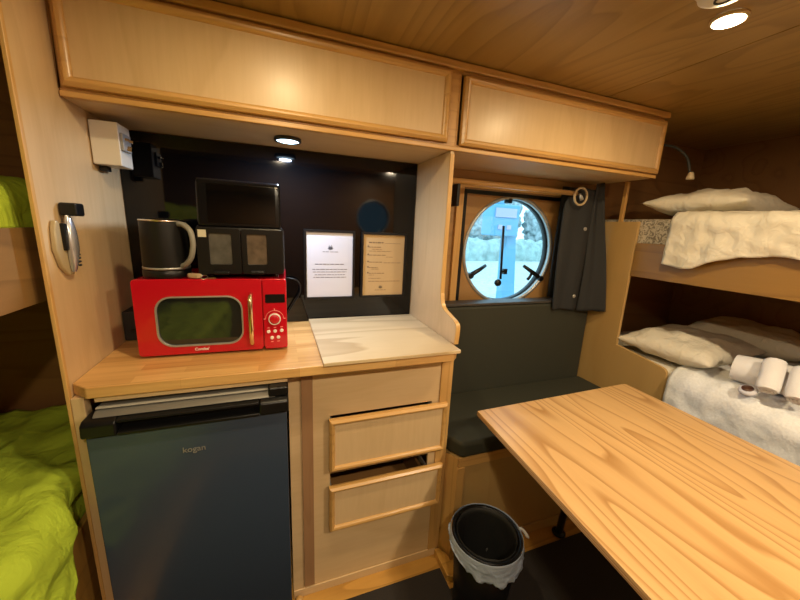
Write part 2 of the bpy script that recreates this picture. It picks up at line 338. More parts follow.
# window panel trim in the niche
ww = tag(obj('window_panel', holed_wall(0.627, 1.70, 0.96, 1.671, PX, PZ, PR+0.007, 1.494, 1.4995), winwood), 'brown plywood lining around the round porthole above the bench', 'panel')
for nm, b, mt in (('gasket_strip', (0.862, 0.882, 1.488, 1.494, 1.02, 1.585), black_pl), ('gasket_strip', (0.882, 1.48, 1.488, 1.494, 1.565, 1.585), black_pl),
                  ('trim_strip', (0.822, 0.858, 1.478, 1.494, 0.98, 1.63), pine_z), ('trim_strip', (0.858, 1.69, 1.478, 1.494, 1.592, 1.63), pine)):
    obj(nm, boxes(b), mt, ww, bevel=0.002)

# outside (ground, hedge, trees, service pedestal)
struct(obj('ground', boxes((-25, 45, 1.8, 45, -0.75, -0.7)), gravel_m))
def blob(name, c, s, mat, seed, f=1.3, amp=0.35):
    bm = bmesh.new(); bmesh.ops.create_icosphere(bm, subdivisions=4, radius=1)
    for v in bm.verts:
        d = v.co.normalized(); k = 1+amp*fbm(d+V(seed, 0, 0), f, 4); v.co = V(c[0]+d.x*s[0]*k, c[1]+d.y*s[1]*k, c[2]+d.z*s[2]*k)
    return obj(name, bm, mat)
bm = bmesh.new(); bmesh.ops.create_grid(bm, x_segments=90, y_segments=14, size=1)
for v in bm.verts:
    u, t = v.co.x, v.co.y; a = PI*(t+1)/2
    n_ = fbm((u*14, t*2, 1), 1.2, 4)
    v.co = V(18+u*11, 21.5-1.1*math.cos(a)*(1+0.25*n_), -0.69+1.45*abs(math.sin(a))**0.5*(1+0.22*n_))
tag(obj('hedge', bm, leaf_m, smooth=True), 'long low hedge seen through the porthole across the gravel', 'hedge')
TL = ['hazy bushy tree behind the hedge, leftmost through the porthole', 'hazy tree behind the hedge, directly behind the pale blue pedestal', 'hazy tree behind the hedge, right of the pale blue pedestal', 'hazy tree behind the hedge at the right rim of the porthole']
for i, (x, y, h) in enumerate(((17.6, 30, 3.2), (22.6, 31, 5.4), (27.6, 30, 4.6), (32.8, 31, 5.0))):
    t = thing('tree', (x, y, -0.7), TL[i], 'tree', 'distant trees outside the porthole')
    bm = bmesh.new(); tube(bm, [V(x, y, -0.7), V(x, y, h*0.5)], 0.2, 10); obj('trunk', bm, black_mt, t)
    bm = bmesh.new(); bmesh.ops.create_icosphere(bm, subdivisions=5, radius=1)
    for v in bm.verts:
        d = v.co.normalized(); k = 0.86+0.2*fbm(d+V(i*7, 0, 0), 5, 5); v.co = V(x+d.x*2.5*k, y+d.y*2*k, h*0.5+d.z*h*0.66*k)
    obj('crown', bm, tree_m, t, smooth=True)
ped = thing('service_pedestal', (3.1, 4.0, -0.7), 'pale blue power pedestal with display head standing outside the porthole', 'pedestal')
bm = bmesh.new(); prism(bm, [(3.04, 1.40), (3.20, 1.40), (3.42, -0.7), (3.10, -0.7)], 'y', 3.98, 4.12); obj('post', bm, ped_m, ped, bevel=0.01)
hd = obj('head', boxes((2.72, 3.16, 3.9, 4.15, 1.33, 1.75)), ped_m, ped, bevel=0.02)
obj('display', boxes((2.76, 3.10, 3.885, 3.90, 1.58, 1.70)), lilac_m, hd, bevel=0.004)
for x in (2.82, 2.96): obj('socket_cover', boxes((x, x+0.07, 3.885, 3.90, 1.42, 1.48)), lilac_m, hd, bevel=0.004)
obj('top_box', boxes((2.76, 2.94, 3.95, 4.1, 1.75, 1.92)), ped_m, ped, bevel=0.01)

# ================================================================== KITCHEN SIDE PANELS
sp = tag(obj('side_panel', boxes((-0.5095, -0.5025, 1.012, 1.499, 0, ZC)), birch), 'tall pale plywood end panel left of the kitchen, carrying the silver handset', 'panel')
obj('edge_strip', boxes((-0.5105, -0.5015, 1.0, 1.012, 0, ZC)), edge_m, sp, bevel=0.002)
obj('filler_strip', boxes((-0.5010, -0.474, 0.999, 1.030, 0, 0.9270)), birch, sp, bevel=0.002)
# divider between kitchen and bench niche, S-shaped front above the worktop
XD = 0.611
bm = bmesh.new()
cur = [(1.06, 0.0), (1.06, 0.93), (1.06, 0.972), (1.035, 0.972), (1.030, 1.03), (1.040, 1.052), (1.06, 1.062), (1.11, 1.07), (1.150, 1.088), (1.168, 1.12), (1.172, 1.16), (1.175, 1.67), (1.5, 1.67), (1.5, 0.0)]
prism(bm, cur, 'x', XD, XD+0.013)
dv = tag(obj('divider_panel', bm, birch, bevel=0.001), 'pale upright plywood divider with curved front between worktop and bench niche', 'panel')
bm = bmesh.new()
front = [(1.06, 0.0), (1.06, 0.972), (1.035, 0.972)]
ed = smoothline([(0, 1.035, 0.973), (0, 1.030, 1.03), (0, 1.042, 1.054), (0, 1.09, 1.068), (0, 1.150, 1.088), (0, 1.170, 1.13), (0, 1.174, 1.20), (0, 1.175, 1.66)], 6)
pts = [(p.y-0.005, p.z) for p in ed]+[(p.y+0.0005, p.z) for p in reversed(ed)]
# thin honey-coloured ply edge following the curve
va = [bm.verts.new((XD-0.0015, p.y-0.004, p.z)) for p in ed]; vb = [bm.verts.new((XD+0.0145, p.y-0.004, p.z)) for p in ed]
vc = [bm.verts.new((XD+0.0145, p.y+0.003, p.z)) for p in ed]; vd = [bm.verts.new((XD-0.0015, p.y+0.003, p.z)) for p in ed]
for A, B in ((va, vb), (vb, vc), (vc, vd), (vd, va)):
    for i in range(len(ed)-1): bm.faces.new((A[i], A[i+1], B[i+1], B[i]))
obj('edge_strip', bm, edge_m, dv)
obj('edge_strip', boxes((XD-0.0015, XD+0.0145, 1.052, 1.060, 0, 0.93)), edge_m, dv)

# ================================================================== SPLASHBACK, UPPER CABINETS
tag(obj('splashback', boxes((-0.5, XD-0.003, 1.485, 1.497, 0.962, 1.668)), black_gloss), 'glossy black splashback behind the microwave and framed notices', 'splashback')
def door(parent, x0, x1, z0, z1, y, name='door', mw=0.024):
    """flat panel with a bevelled timber moulding round it, front at y"""
    d = obj(name, boxes((x0+0.006, x1-0.006, y+0.006, y+0.018, z0+0.006, z1-0.006)), birch, parent)
    bm = bmesh.new(); n = 4
    o4 = [(x0, z0), (x1, z0), (x1, z1), (x0, z1)]; i4 = [(x0+mw, z0+mw), (x1-mw, z0+mw), (x1-mw, z1-mw), (x0+mw, z1-mw)]
    m4 = [(x0+mw*0.4, z0+mw*0.4), (x1-mw*0.4, z0+mw*0.4), (x1-mw*0.4, z1-mw*0.4), (x0+mw*0.4, z1-mw*0.4)]
    q4 = [(x0+mw*0.75, z0+mw*0.75), (x1-mw*0.75, z0+mw*0.75), (x1-mw*0.75, z1-mw*0.75), (x0+mw*0.75, z1-mw*0.75)]
    loops = [(o4, y+0.018), (o4, y+0.002), (m4, y-0.006), (q4, y-0.003), (i4, y+0.004), (i4, y+0.008)]
    R = [[bm.verts.new((p[0], t, p[1])) for p in lp] for lp, t in loops]
    for A, B in zip(R, R[1:]):
        for i in range(n): bm.faces.new((A[i], A[(i+1) % n], B[(i+1) % n], B[i]))
    obj('moulding', bm, pine, d, bevel=0.0015)
    return d
uc = thing('upper_cabinet', (0.6, 1.33, 1.672), 'long pale wall cabinet with two framed flap doors under the ceiling', 'cabinet')
UY = 1.172
bm = boxes((-0.5, 1.702, 1.19, 1.497, 1.672, 1.690), (-0.5, 1.702, 1.48, 1.497, 1.69, 1.955), (1.690, 1.702, 1.19, 1.48, 1.69, 1.955), (-0.5, -0.488, 1.19, 1.48, 1.69, 1.955), (0.598, 0.628, 1.19, 1.48, 1.69, 1.955))
obj('body', bm, birch_x, uc)
bm = boxes((-0.5, 1.702, UY+0.004, 1.19, 1.672, 1.692), (-0.5, 1.702, UY+0.004, 1.19, 1.925, 1.955), (-0.5, -0.490, UY+0.004, 1.19, 1.692, 1.925), (0.590, 0.634, UY+0.004, 1.19, 1.692, 1.925), (1.692, 1.702, UY+0.004, 1.19, 1.692, 1.925))
obj('face_frame', bm, pine, uc, bevel=0.002)
obj('lower_lip', boxes((-0.5, 1.708, UY-0.004, UY+0.003, 1.671, 1.686)), pine, uc, bevel=0.003)
obj('ceiling_trim', boxes((-0.5, 1.715, UY-0.014, UY+0.003, 1.932, 1.958)), pine, uc, bevel=0.006)
door(uc, -0.488, 0.586, 1.694, 1.924, UY-0.016)
door(uc, 0.640, 1.700, 1.690, 1.918, UY-0.016)
cl = thing('cabinet_lamp', (0.048, 1.318, 1.66), 'small round cool white spotlight under the wall cabinet above the microwave', 'lamp')
bm = bmesh.new(); lathe(bm, [(0.038, 0.0), (0.045, 0.001), (0.046, 0.006), (0.044, 0.012), (0.038, 0.012)], (0.048, 1.318, 1.660), 'z', 40, True); obj('bezel', bm, plain('dark_bezel', (0.02, 0.02, 0.025), 0.3), cl, smooth=True)
bm = bmesh.new(); lathe(bm, [(0.0, -0.002), (0.025, -0.001), (0.038, 0.003), (0.038, 0.010), (0, 0.010)], (0.048, 1.318, 1.660), 'z', 40); obj('lens', bm, led_e, cl, smooth=True)

# ceiling lights
gold_ring = plain('warm_ring', (0.55, 0.40, 0.20), 0.4)
for i, (x, y) in enumerate(LAMPS):
    lab = ['warm round downlight in the ceiling near the right bunk', 'warm round downlight in the ceiling in front of the microwave cabinet', 'warm round downlight in the rear ceiling, towards the right bunk', 'warm round downlight in the rear ceiling, towards the left bunk'][i]
    c = thing('ceiling_light', (x, y, 1.945), lab, 'light', 'warm ceiling downlights')
    bm = bmesh.new(); lathe(bm, [(0.030, 0.004), (0.038, 0.005), (0.040, 0.012), (0.030, 0.014)], (x, y, 1.945), 'z', 40, True); obj('trim_ring', bm, gold_ring, c, smooth=True)
    bm = bmesh.new(); lathe(bm, [(0, 0.004), (0.034, 0.004), (0.034, 0.012), (0, 0.012)], (x, y, 1.945), 'z', 40); obj('lens', bm, lamp_e, c)
al = thing('smoke_alarm', (0.965, 0.590, 1.925), 'round pale ceiling alarm at the top edge beside the lit downlight', 'alarm')
bm = bmesh.new(); lathe(bm, [(0, 0.0), (0.030, 0.001), (0.046, 0.008), (0.05, 0.022), (0.055, 0.024), (0.055, 0.034), (0, 0.034)], (0.965, 0.590, 1.925), 'z', 40); obj('body', bm, white_pl, al, smooth=True)
bm = bmesh.new(); lathe(bm, [(0.012, -0.002), (0.016, -0.002), (0.016, 0.004), (0.012, 0.004)], (0.965, 0.590, 1.925), 'z', 24, True); obj('sensor_ring', bm, black_pl, al)

# ================================================================== WORKTOP, BASE CABINET, FRIDGE
bm = bmesh.new()
prism(bm, [(-0.502, 1.488), (-0.502, 1.022), (-0.462, 0.985), (0.585, 0.982), (0.606, 1.004), (0.610, 1.06), (0.610, 1.488)], 'z', 0.928, 0.96)
wt_ = tag(obj('worktop', bm, counter_m, bevel=0.004), 'honey butcher-block worktop over the fridge and drawers', 'worktop')
obj('under_rail', boxes((-0.450, 0.0195, 0.994, 1.006, 0.914, 0.9275)), birch_x, wt_)
bm = bmesh.new(); prism(bm, [(0.124, 1.478), (0.124, 0.970), (0.600, 0.972), (0.606, 0.976), (0.610, 1.478)], 'z', 0.9605, 0.972)
bd = tag(obj('plywood_board', bm, board_m, bevel=0.0015), 'pale square plywood board lying on the right end of the worktop', 'board')
bc = thing('base_cabinet', (0.32, 1.27, 0), 'pale plywood drawer cabinet right of the fridge under the worktop', 'cabinet')
bm = boxes((0.022, 0.034, 1.062, 1.48, 0, 0.927), (0.597, 0.609, 1.062, 1.48, 0, 0.927), (0.034, 0.597, 1.47, 1.48, 0, 0.927), (0.034, 0.597, 1.062, 1.47, 0.03, 0.042)); obj('body', bm, birch, bc)
Y0, Y1 = 1.05, 1.062
bm = boxes((0.022, 0.156, Y0, Y1, 0.035, 0.927), (0.543, 0.609, Y0, Y1, 0.035, 0.927), (0.156, 0.543, Y0, Y1, 0.742, 0.927), (0.156, 0.543, Y0, Y1, 0.512, 0.60), (0.156, 0.543, Y0, Y1, 0.035, 0.35))
obj('front_panel', bm, birch_x, bc)
obj('cover_strip', boxes((0.061, 0.098, Y0-0.008, Y0, 0.045, 0.927)), brownstrip, bc, bevel=0.001)
obj('cover_strip', boxes((0.573, 0.609, Y0-0.006, Y0, 0.035, 0.915)), pine_z, bc, bevel=0.001)
obj('bottom_rail', boxes((0.022, 0.609, Y0-0.006, Y0, 0.0, 0.035)), birch_x, bc, bevel=0.002)
obj('kick_board', boxes((0.022, 0.609, Y0, Y1, 0.0, 0.035)), pine, bc)
def drawer(z0, z1, dx=0.0):
    d = door(bc, 0.150, 0.601, z0, z1, Y0-0.028+dx, 'drawer', 0.02)
    yy = Y0-0.010+dx
    bm = boxes((0.162, 0.172, yy, 1.44, z0+0.02, z1-0.045), (0.527, 0.537, yy, 1.44, z0+0.02, z1-0.045), (0.172, 0.527, yy, 1.44, z0+0.02, z0+0.028), (0.172, 0.527, 1.43, 1.44, z0+0.028, z1-0.045)); obj('drawer_box', bm, dark_m, d)
    for x in (0.157, 0.537): obj('runner', boxes((x, x+0.005, yy+0.02, 1.44, z1-0.03, z1-0.012)), brushed, d)
drawer(0.537, 0.738); drawer(0.285, 0.470)
bm = bmesh.new(); lathe(bm, [(0.0, 0.0), (0.010, 0.0), (0.008, 0.008), (0.014, 0.016), (0.015, 0.024), (0.010, 0.032), (0, 0.034)], (0.040, 1.02, 0.0), 'z', 20)
tag(obj('door_stop', bm, pine_z, smooth=True), 'tiny turned wooden stop on the floor beside the fridge', 'stop')

fr = thing('bar_fridge', (-0.225, 1.2, 0), 'dark bar fridge with a blue reflection painted into its door colour, under the worktop left of the drawers', 'fridge')
FX0, FX1, FY = -0.470, 0.014, 0.958
for sx in (FX0+0.04, FX1-0.06):
    for sy in (1.06, 1.40):
        bm = bmesh.new(); tube(bm, [V(sx, sy, 0), V(sx, sy, 0.03)], 0.015, 12); obj('foot', bm, black_pl, fr)
obj('body', boxes((FX0+0.006, FX1-0.004, 1.022, 1.46, 0.028, 0.880)), black_mt, fr, bevel=0.004)
bm = bmesh.new(); prism(bm, [(1.46, 0.8805), (1.46, 0.898), (1.005, 0.898), (0.975, 0.890), (0.965, 0.8825)], 'x', FX0+0.02, FX1-0.03)
tp_ = obj('top_panel', bm, silver_strip, fr, bevel=0.003)
obj('front_lip', boxes((FX0+0.022, FX1-0.052, 0.985, 0.999, 0.8983, 0.9000)), plain('lip_grey', (0.42, 0.41, 0.37), 0.4), tp_)
bm = bmesh.new(); prism(bm, [(1.018, 0.04), (1.018, 0.8385), (FY+0.002, 0.8385), (FY-0.001, 0.83), (FY-0.001, 0.05), (FY+0.004, 0.04)], 'x', FX0+0.006, FX1)
dr = obj('door', bm, fridge_m, fr, bevel=0.003)
# handle band: dark moulding with a finger recess along the top of the door
prof = [(1.018, 0.839), (1.018, 0.880), (0.965, 0.881), (0.950, 0.880), (0.948, 0.873), (0.975, 0.870), (0.978, 0.852), (0.960, 0.848), (0.947, 0.846), (0.946, 0.839)]
bm = bmesh.new(); prism(bm, prof, 'x', FX0+0.075, FX1-0.075); obj('handle', bm, black_pl, dr, bevel=0.002)
for a, b in ((FX0, FX0+0.075), (FX1-0.075, FX1+0.006)):
    bm = bmesh.new(); prism(bm, [(1.018, 0.839), (1.018, 0.882), (0.960, 0.882), (0.947, 0.874), (0.945, 0.839)], 'x', a, b); obj('handle_end', bm, black_pl, dr, bevel=0.006)
obj('hinge_cover', boxes((FX1-0.05, FX1+0.006, 0.965, 1.02, 0.883, 0.912)), black_pl, fr, bevel=0.006)
text_mesh('logo', 'kogan', 0.024, brushed, dr, Matrix.Translation((-0.232, FY-0.002, 0.760)) @ FACE)

# ================================================================== MICROWAVE
MW = Matrix.Translation((-0.187, 1.150, 0.9605)) @ Matrix.Rotation(math.radians(-1.5), 4, 'Z')
mw = thing('microwave', (0, 0, 0), 'red retro microwave oven on the left of the worktop', 'microwave')
def mobj(*a, **k): return obj(*a, **k)
def prism_y(pts, a, b):
    bm = bmesh.new(); prism(bm, pts, 'y', a, b); return bm
for x in (-0.17, 0.17):
    for y in (0.05, 0.24):
        bm = bmesh.new(); tube(bm, [V(x, y, 0), V(x, y, 0.012)], 0.012, 12); obj('foot', bm, black_pl, mw)
obj('body', boxes((-0.212, 0.212, 0.018, 0.275, 0.010, 0.243)), red_m, mw, bevel=0.006, seg=3)
dr = None
bm = bmesh.new(); frame_loop(bm, rrect(-0.213, 0.137, 0.008, 0.245, 0.010), rrect(-0.158, 0.076, 0.036, 0.190, 0.042), 'y', 0.0, 0.0175)
dr = obj('door', bm, red_m, mw, bevel=0.002)
obj('window', prism_y(rrect(-0.160, 0.078, 0.034, 0.192, 0.042), 0.005, 0.017), mwglass, dr)
bm = bmesh.new(); frame_loop(bm, rrect(-0.161, 0.079, 0.033, 0.193, 0.044), rrect(-0.156, 0.074, 0.038, 0.188, 0.040), 'y', -0.002, 0.006); obj('window_rim', bm, brushed, dr, bevel=0.001)
bm = bmesh.new(); tube(bm, smoothline([V(0.104, 0.0, 0.196), V(0.104, -0.018, 0.188), V(0.104, -0.026, 0.16), V(0.104, -0.028, 0.115), V(0.104, -0.026, 0.07), V(0.104, -0.018, 0.040), V(0.104, 0.0, 0.032)], 6), 0.0075, 12); obj('handle', bm, gold, dr, smooth=True)
text_mesh('logo', 'Comfee\'', 0.012, white_mk, dr, Matrix.Translation((-0.044, -0.0008, 0.022)) @ FACE, bold=True)
cp = obj('control_panel', prism_y(rrect(0.140, 0.213, 0.008, 0.245, 0.009), 0.0, 0.0175), red_m, mw, bevel=0.002)
obj('display', prism_y(rrect(0.147, 0.208, 0.166, 0.195, 0.004), -0.0015, 0.002), plain('display_black', (0.004, 0.004, 0.006), 0.25), cp)
bm = bmesh.new(); lathe(bm, [(0.0, -0.014), (0.013, -0.014), (0.016, -0.011), (0.0165, 0.0), (0, 0)], (0.174, 0.0, 0.112), 'y', 32); kn = obj('dial', bm, red_m, cp, smooth=True)
bm = bmesh.new(); lathe(bm, [(0.0165, -0.001), (0.0165, -0.013), (0.019, -0.011), (0.019, -0.001)], (0.174, 0.0, 0.112), 'y', 32, True); obj('dial_ring', bm, white_mk, kn, smooth=True)
bm = bmesh.new()
arc = [V(0.174+0.028*math.cos(math.radians(a)), -0.0008, 0.112+0.028*math.sin(math.radians(a))) for a in range(0, 181, 12)]
tube(bm, arc, 0.0008, 6)
for a in (0, 90, 180):
    tube(bm, [V(0.174+0.028*math.cos(math.radians(a)), -0.001, 0.112+0.028*math.sin(math.radians(a))), V(0.174+0.034*math.cos(math.radians(a)), -0.001, 0.112+0.034*math.sin(math.radians(a)))], 0.0015, 6)
obj('dial_marks', bm, pink_mk, cp)
for x, z in ((0.154, 0.068), (0.174, 0.069), (0.195, 0.070), (0.164, 0.046), (0.184, 0.047)):
    bm = bmesh.new(); lathe(bm, [(0, -0.004), (0.0045, -0.004), (0.006, 0.0), (0, 0)], (x, 0, z), 'y', 16); b_ = obj('button', bm, white_mk, cp)
    obj('button_mark', boxes((x-0.004, x+0.004, -0.0006, 0.001, z+0.0115 if z > 0.06 else z-0.015, z+0.014 if z > 0.06 else z-0.0125)), pink_mk, b_)
mw.matrix_world = MW
bm = bmesh.new(); tube(bm, smoothline([V(0.0, 1.468, 1.15), V(0.04, 1.46, 1.158), V(0.08, 1.455, 1.145), V(0.088, 1.455, 1.10), V(0.06, 1.455, 1.05), V(0.03, 1.46, 1.0), V(0.0, 1.468, 0.975), V(-0.05, 1.470, 0.967)], 8), 0.0035, 8)
tag(obj('power_cable', bm, black_pl, smooth=True), 'black cable looping out behind the right side of the red microwave', 'cable')

# black box on the wall behind the microwave
pa = thing('power_adaptor', (-0.475, 1.40, 0.962), 'black plug-in power box on the left panel beside the microwave', 'adaptor')
obj('body', boxes((-0.5, -0.445, 1.345, 1.465, 0.962, 1.065)), black_mt, pa, bevel=0.004)
bm = bmesh.new(); tube(bm, [V(-0.47, 1.346, 1.0), V(-0.47, 1.335, 1.0)], 0.008, 12); obj('plug', bm, black_pl, pa)

# ================================================================== KETTLE
KX, KY, KZ = -0.322, 1.225, 1.2045
kt = thing('kettle', (KX, KY, KZ), 'dark grey electric kettle with pale handle on top of the microwave', 'kettle')
bm = bmesh.new(); lathe(bm, [(0, 0), (0.062, 0), (0.064, 0.004), (0.064, 0.022), (0.060, 0.026), (0, 0.026)], (KX, KY, KZ), 'z', 48); obj('base', bm, black_pl, kt, smooth=True)
bm = bmesh.new(); lathe(bm, [(0, 0.027), (0.0625, 0.027), (0.0635, 0.030), (0.0635, 0.033), (0, 0.033)], (KX, KY, KZ), 'z', 48); obj('base_ring', bm, brushed, kt, smooth=True)
bm = bmesh.new(); lathe(bm, [(0, 0.0335), (0.062, 0.0335), (0.0623, 0.04), (0.0605, 0.163), (0.060, 0.168), (0, 0.168)], (KX, KY, KZ), 'z', 48); obj('body', bm, kettle_m, kt, bevel=0.002)
bm = bmesh.new(); lathe(bm, [(0.055, 0.1685), (0.0615, 0.168), (0.0615, 0.172), (0.055, 0.174)], (KX, KY, KZ), 'z', 48, True); obj('rim', bm, chrome, kt, smooth=True)
bm = bmesh.new(); lathe(bm, [(0, 0.1685), (0.0545, 0.1685), (0.0545, 0.173), (0.04, 0.176), (0, 0.177)], (KX, KY, KZ), 'z', 48); obj('lid', bm, black_pl, kt, smooth=True)
bm = bmesh.new(); dh = V(0.80, -0.60, 0); kb = V(KX, KY, KZ)
h = [kb+dh*a_+V(0, 0, z_) for a_, z_ in ((0.058, 0.163), (0.082, 0.160), (0.104, 0.142), (0.110, 0.105), (0.100, 0.068), (0.080, 0.046), (0.060, 0.036))]
tube(bm, smoothline(h, 6), 0.0078, 12); obj('handle', bm, plain('handle_grey', (0.26, 0.25, 0.22), 0.4), kt, smooth=True)
ky = thing('key_ring', (-0.235, 1.17, KZ), 'small tan tag with silver bits lying between the kettle and air fryer', 'keys')
bm = bmesh.new(); prism(bm, [(-0.262, 1.180), (-0.255, 1.165), (-0.228, 1.156), (-0.218, 1.168), (-0.228, 1.182), (-0.250, 1.190)], 'z', KZ+0.002, KZ+0.016); obj('tag', bm, plain('tan_tag', (0.42, 0.30, 0.18), 0.4), ky, bevel=0.004)
bm = bmesh.new(); ring = [V(-0.212+0.010*math.cos(a), 1.163+0.012*math.sin(a), KZ+0.006+0.004*math.sin(a)) for a in [i*2*PI/20 for i in range(21)]]; tube(bm, ring, 0.0014, 8); obj('ring', bm, chrome, ky, smooth=True)
for k, (dx, dy) in enumerate(((0.016, 0.004), (0.020, -0.008))):
    bm = boxes((-0.208+dx-0.01, -0.208+dx+0.010, 1.156+dy, 1.162+dy, KZ+0.001+k*0.003, KZ+0.0035+k*0.003)); obj('key', bm, chrome, ky)

# ================================================================== AIR FRYER
AX0, AX1, AY0, AY1, AZ = -0.232, 0.024, 1.172, 1.425, 1.204
af = thing('air_fryer', ((AX0+AX1)/2, 1.31, AZ), 'black twin-basket air fryer with two windows on top of the microwave', 'air fryer')
for x in (AX0+0.03, AX1-0.03):
    for y in (AY0+0.04, AY1-0.04):
        bm = bmesh.new(); tube(bm, [V(x, y, AZ), V(x, y, AZ+0.009)], 0.01, 12); obj('foot', bm, black_pl, af)
obj('body', boxes((AX0, AX1, AY0+0.014, AY1, AZ+0.008, AZ+0.165)), black_pl, af, bevel=0.014, seg=4)
bm = bmesh.new(); prism(bm, [(AY0+0.012, AZ+0.158), (AY0+0.022, AZ+0.292), (AY0+0.035, AZ+0.304), (AY1-0.03, AZ+0.304), (AY1-0.005, AZ+0.28), (AY1-0.003, AZ+0.158)], 'x', AX0+0.008, AX1-0.008)
up_ = obj('upper_housing', bm, plain('fryer_gloss', (0.005, 0.005, 0.006), 0.14, spec=0.3), af, bevel=0.012, seg=4)
bm = bmesh.new(); prism(bm, [(AY0+0.0118, AZ+0.172), (AY0+0.0210, AZ+0.288), (AY0+0.026, AZ+0.288), (AY0+0.018, AZ+0.172)], 'x', AX0+0.036, AX1-0.024); obj('control_screen', bm, black_gloss, up_, bevel=0.001)
fry_glass = plain('basket_window', (0.085, 0.085, 0.078), 0.10, coat=0.6, var=0.5, bscale=40)
fry_glass2 = plain('basket_window_warm', (0.11, 0.085, 0.065), 0.10, coat=0.6, var=0.6, bscale=40)
for k, (x0, x1, wx0, wx1, g) in enumerate(((AX0+0.004, -0.106, -0.194, -0.132, fry_glass), (-0.103, AX1-0.004, -0.088, -0.030, fry_glass2))):
    bm = bmesh.new(); frame_loop(bm, rrect(x0, x1, AZ+0.014, AZ+0.156, 0.006), rrect(wx0, wx1, AZ+0.045, AZ+0.140, 0.006), 'y', AY0, AY0+0.013)
    d = obj('basket', bm, black_pl, af, bevel=0.0015)
    obj('basket_window', prism_y(rrect(wx0-0.001, wx1+0.001, AZ+0.044, AZ+0.141, 0.006), AY0+0.004, AY0+0.010), g, d)
    cx = (wx0+wx1)/2
    bm = boxes((cx-0.022, cx+0.022, AY0-0.018, AY0-0.0005, AZ+0.014, AZ+0.026)); obj('basket_handle', bm, black_pl, d, bevel=0.004)
obj('label_sticker', boxes((AX0+0.010, AX0+0.032, AY0-0.0012, AY0, AZ+0.128, AZ+0.150)), plain('sticker', (0.62, 0.58, 0.44), 0.6), af)

# ================================================================== FRAMED NOTICES
def notice(x0, x1, z0, z1, pm, label, mode):
    t = thing('notice_frame', ((x0+x1)/2, 1.478, z0), label, 'notice', 'framed notices on the splashback')
    b = 0.010; bm = bmesh.new(); frame_loop(bm, rrect(x0-b, x1+b, z0-b, z1+b, 0.004), rrect(x0, x1, z0, z1, 0.001), 'y', 1.470, 1.4845); obj('frame', bm, black_pl, t, bevel=0.001)
    p = obj('paper', boxes((x0-0.001, x1+0.001, 1.477, 1.480, z0-0.001, z1+0.001)), pm, t)
    w_, h_ = x1-x0, z1-z0; im = ink if mode == 0 else ink_k
    def words(bm, xa, xb, z, hh, seed):
        rnd = random.Random(seed); x = xa
        while x < xb-0.002:
            l = min(rnd.uniform(0.006, 0.022), xb-x); box(bm, x, x+l, 1.4764, 1.4772, z-hh/2, z+hh/2); x += l+0.0028
    def emblem(cx, cz, s):
        bm = bmesh.new()
        for a, l in ((-60, 0.7), (-35, 0.85), (-12, 1.0), (12, 1.0), (35, 0.85), (60, 0.7)):
            an = math.radians(a); d = V(math.sin(an), 0, math.cos(an)); n_ = V(math.cos(an), 0, -math.sin(an)); c = V(cx, 1.4764, cz-s*0.35)
            q = [c, c+d*s*l*0.5+n_*s*0.13, c+d*s*l, c+d*s*l*0.5-n_*s*0.13]; prism(bm, [(v.x, v.z) for v in q], 'y', 1.4764, 1.4772)
        words(bm, cx-s*1.5, cx-s*0.3, cz-s*0.75, 0.0022, 3); words(bm, cx-s*0.1, cx+s*1.5, cz-s*0.75, 0.0022, 5)
        obj('emblem', bm, im, p)
    if mode == 0:
        emblem((x0+x1)/2+0.002, z0+h_*0.765, 0.022)
        for k, (z, a, b2, hh) in enumerate(((0.515, 0.18, 0.82, 0.0032), (0.435, 0.12, 0.88, 0.0026), (0.395, 0.13, 0.87, 0.0026), (0.350, 0.17, 0.83, 0.0026), (0.310, 0.14, 0.86, 0.0026))):
            bm = bmesh.new(); words(bm, x0+w_*a, x0+w_*b2, z0+h_*z, hh, k+10); obj('text_line', bm, im, p)
    else:
        for k, (z, a, b2, hh) in enumerate(((0.875, 0.13, 0.48, 0.0055), (0.865, 0.52, 0.9, 0.0018), (0.80, 0.14, 0.42, 0.0030), (0.765, 0.2, 0.44, 0.0018), (0.735, 0.14, 0.68, 0.0018), (0.67, 0.14, 0.54, 0.0030), (0.64, 0.55, 0.72, 0.0016),
                                            (0.555, 0.14, 0.46, 0.0030), (0.545, 0.5, 0.92, 0.0022), (0.465, 0.14, 0.36, 0.0028), (0.44, 0.2, 0.4, 0.0018), (0.37, 0.14, 0.52, 0.0028), (0.34, 0.14, 0.27, 0.0018), (0.285, 0.14, 0.44, 0.0020), (0.235, 0.14, 0.92, 0.0022))):
            bm = bmesh.new(); words(bm, x0+w_*a, x0+w_*b2, z0+h_*z, hh, k+30); obj('text_line', bm, im, p)
        for z in (0.80, 0.67, 0.555, 0.465, 0.37):
            bm = bmesh.new(); tube(bm, [V(x0+w_*0.12, 1.4764, z0+h_*z+0.003), V(x0+w_*0.12, 1.4774, z0+h_*z+0.003)], 0.0042, 12); obj('bullet', bm, im, p)
        emblem((x0+x1)/2-0.012, z0+h_*0.135, 0.018)
notice(0.118, 0.317, 1.071, 1.352, paper_w, 'white notice in a black frame, left of the kraft one on the splashback', 0)
notice(0.365, 0.561, 1.073, 1.350, paper_k, 'tan kraft-paper notice in a black frame, on the splashback by the divider', 1)

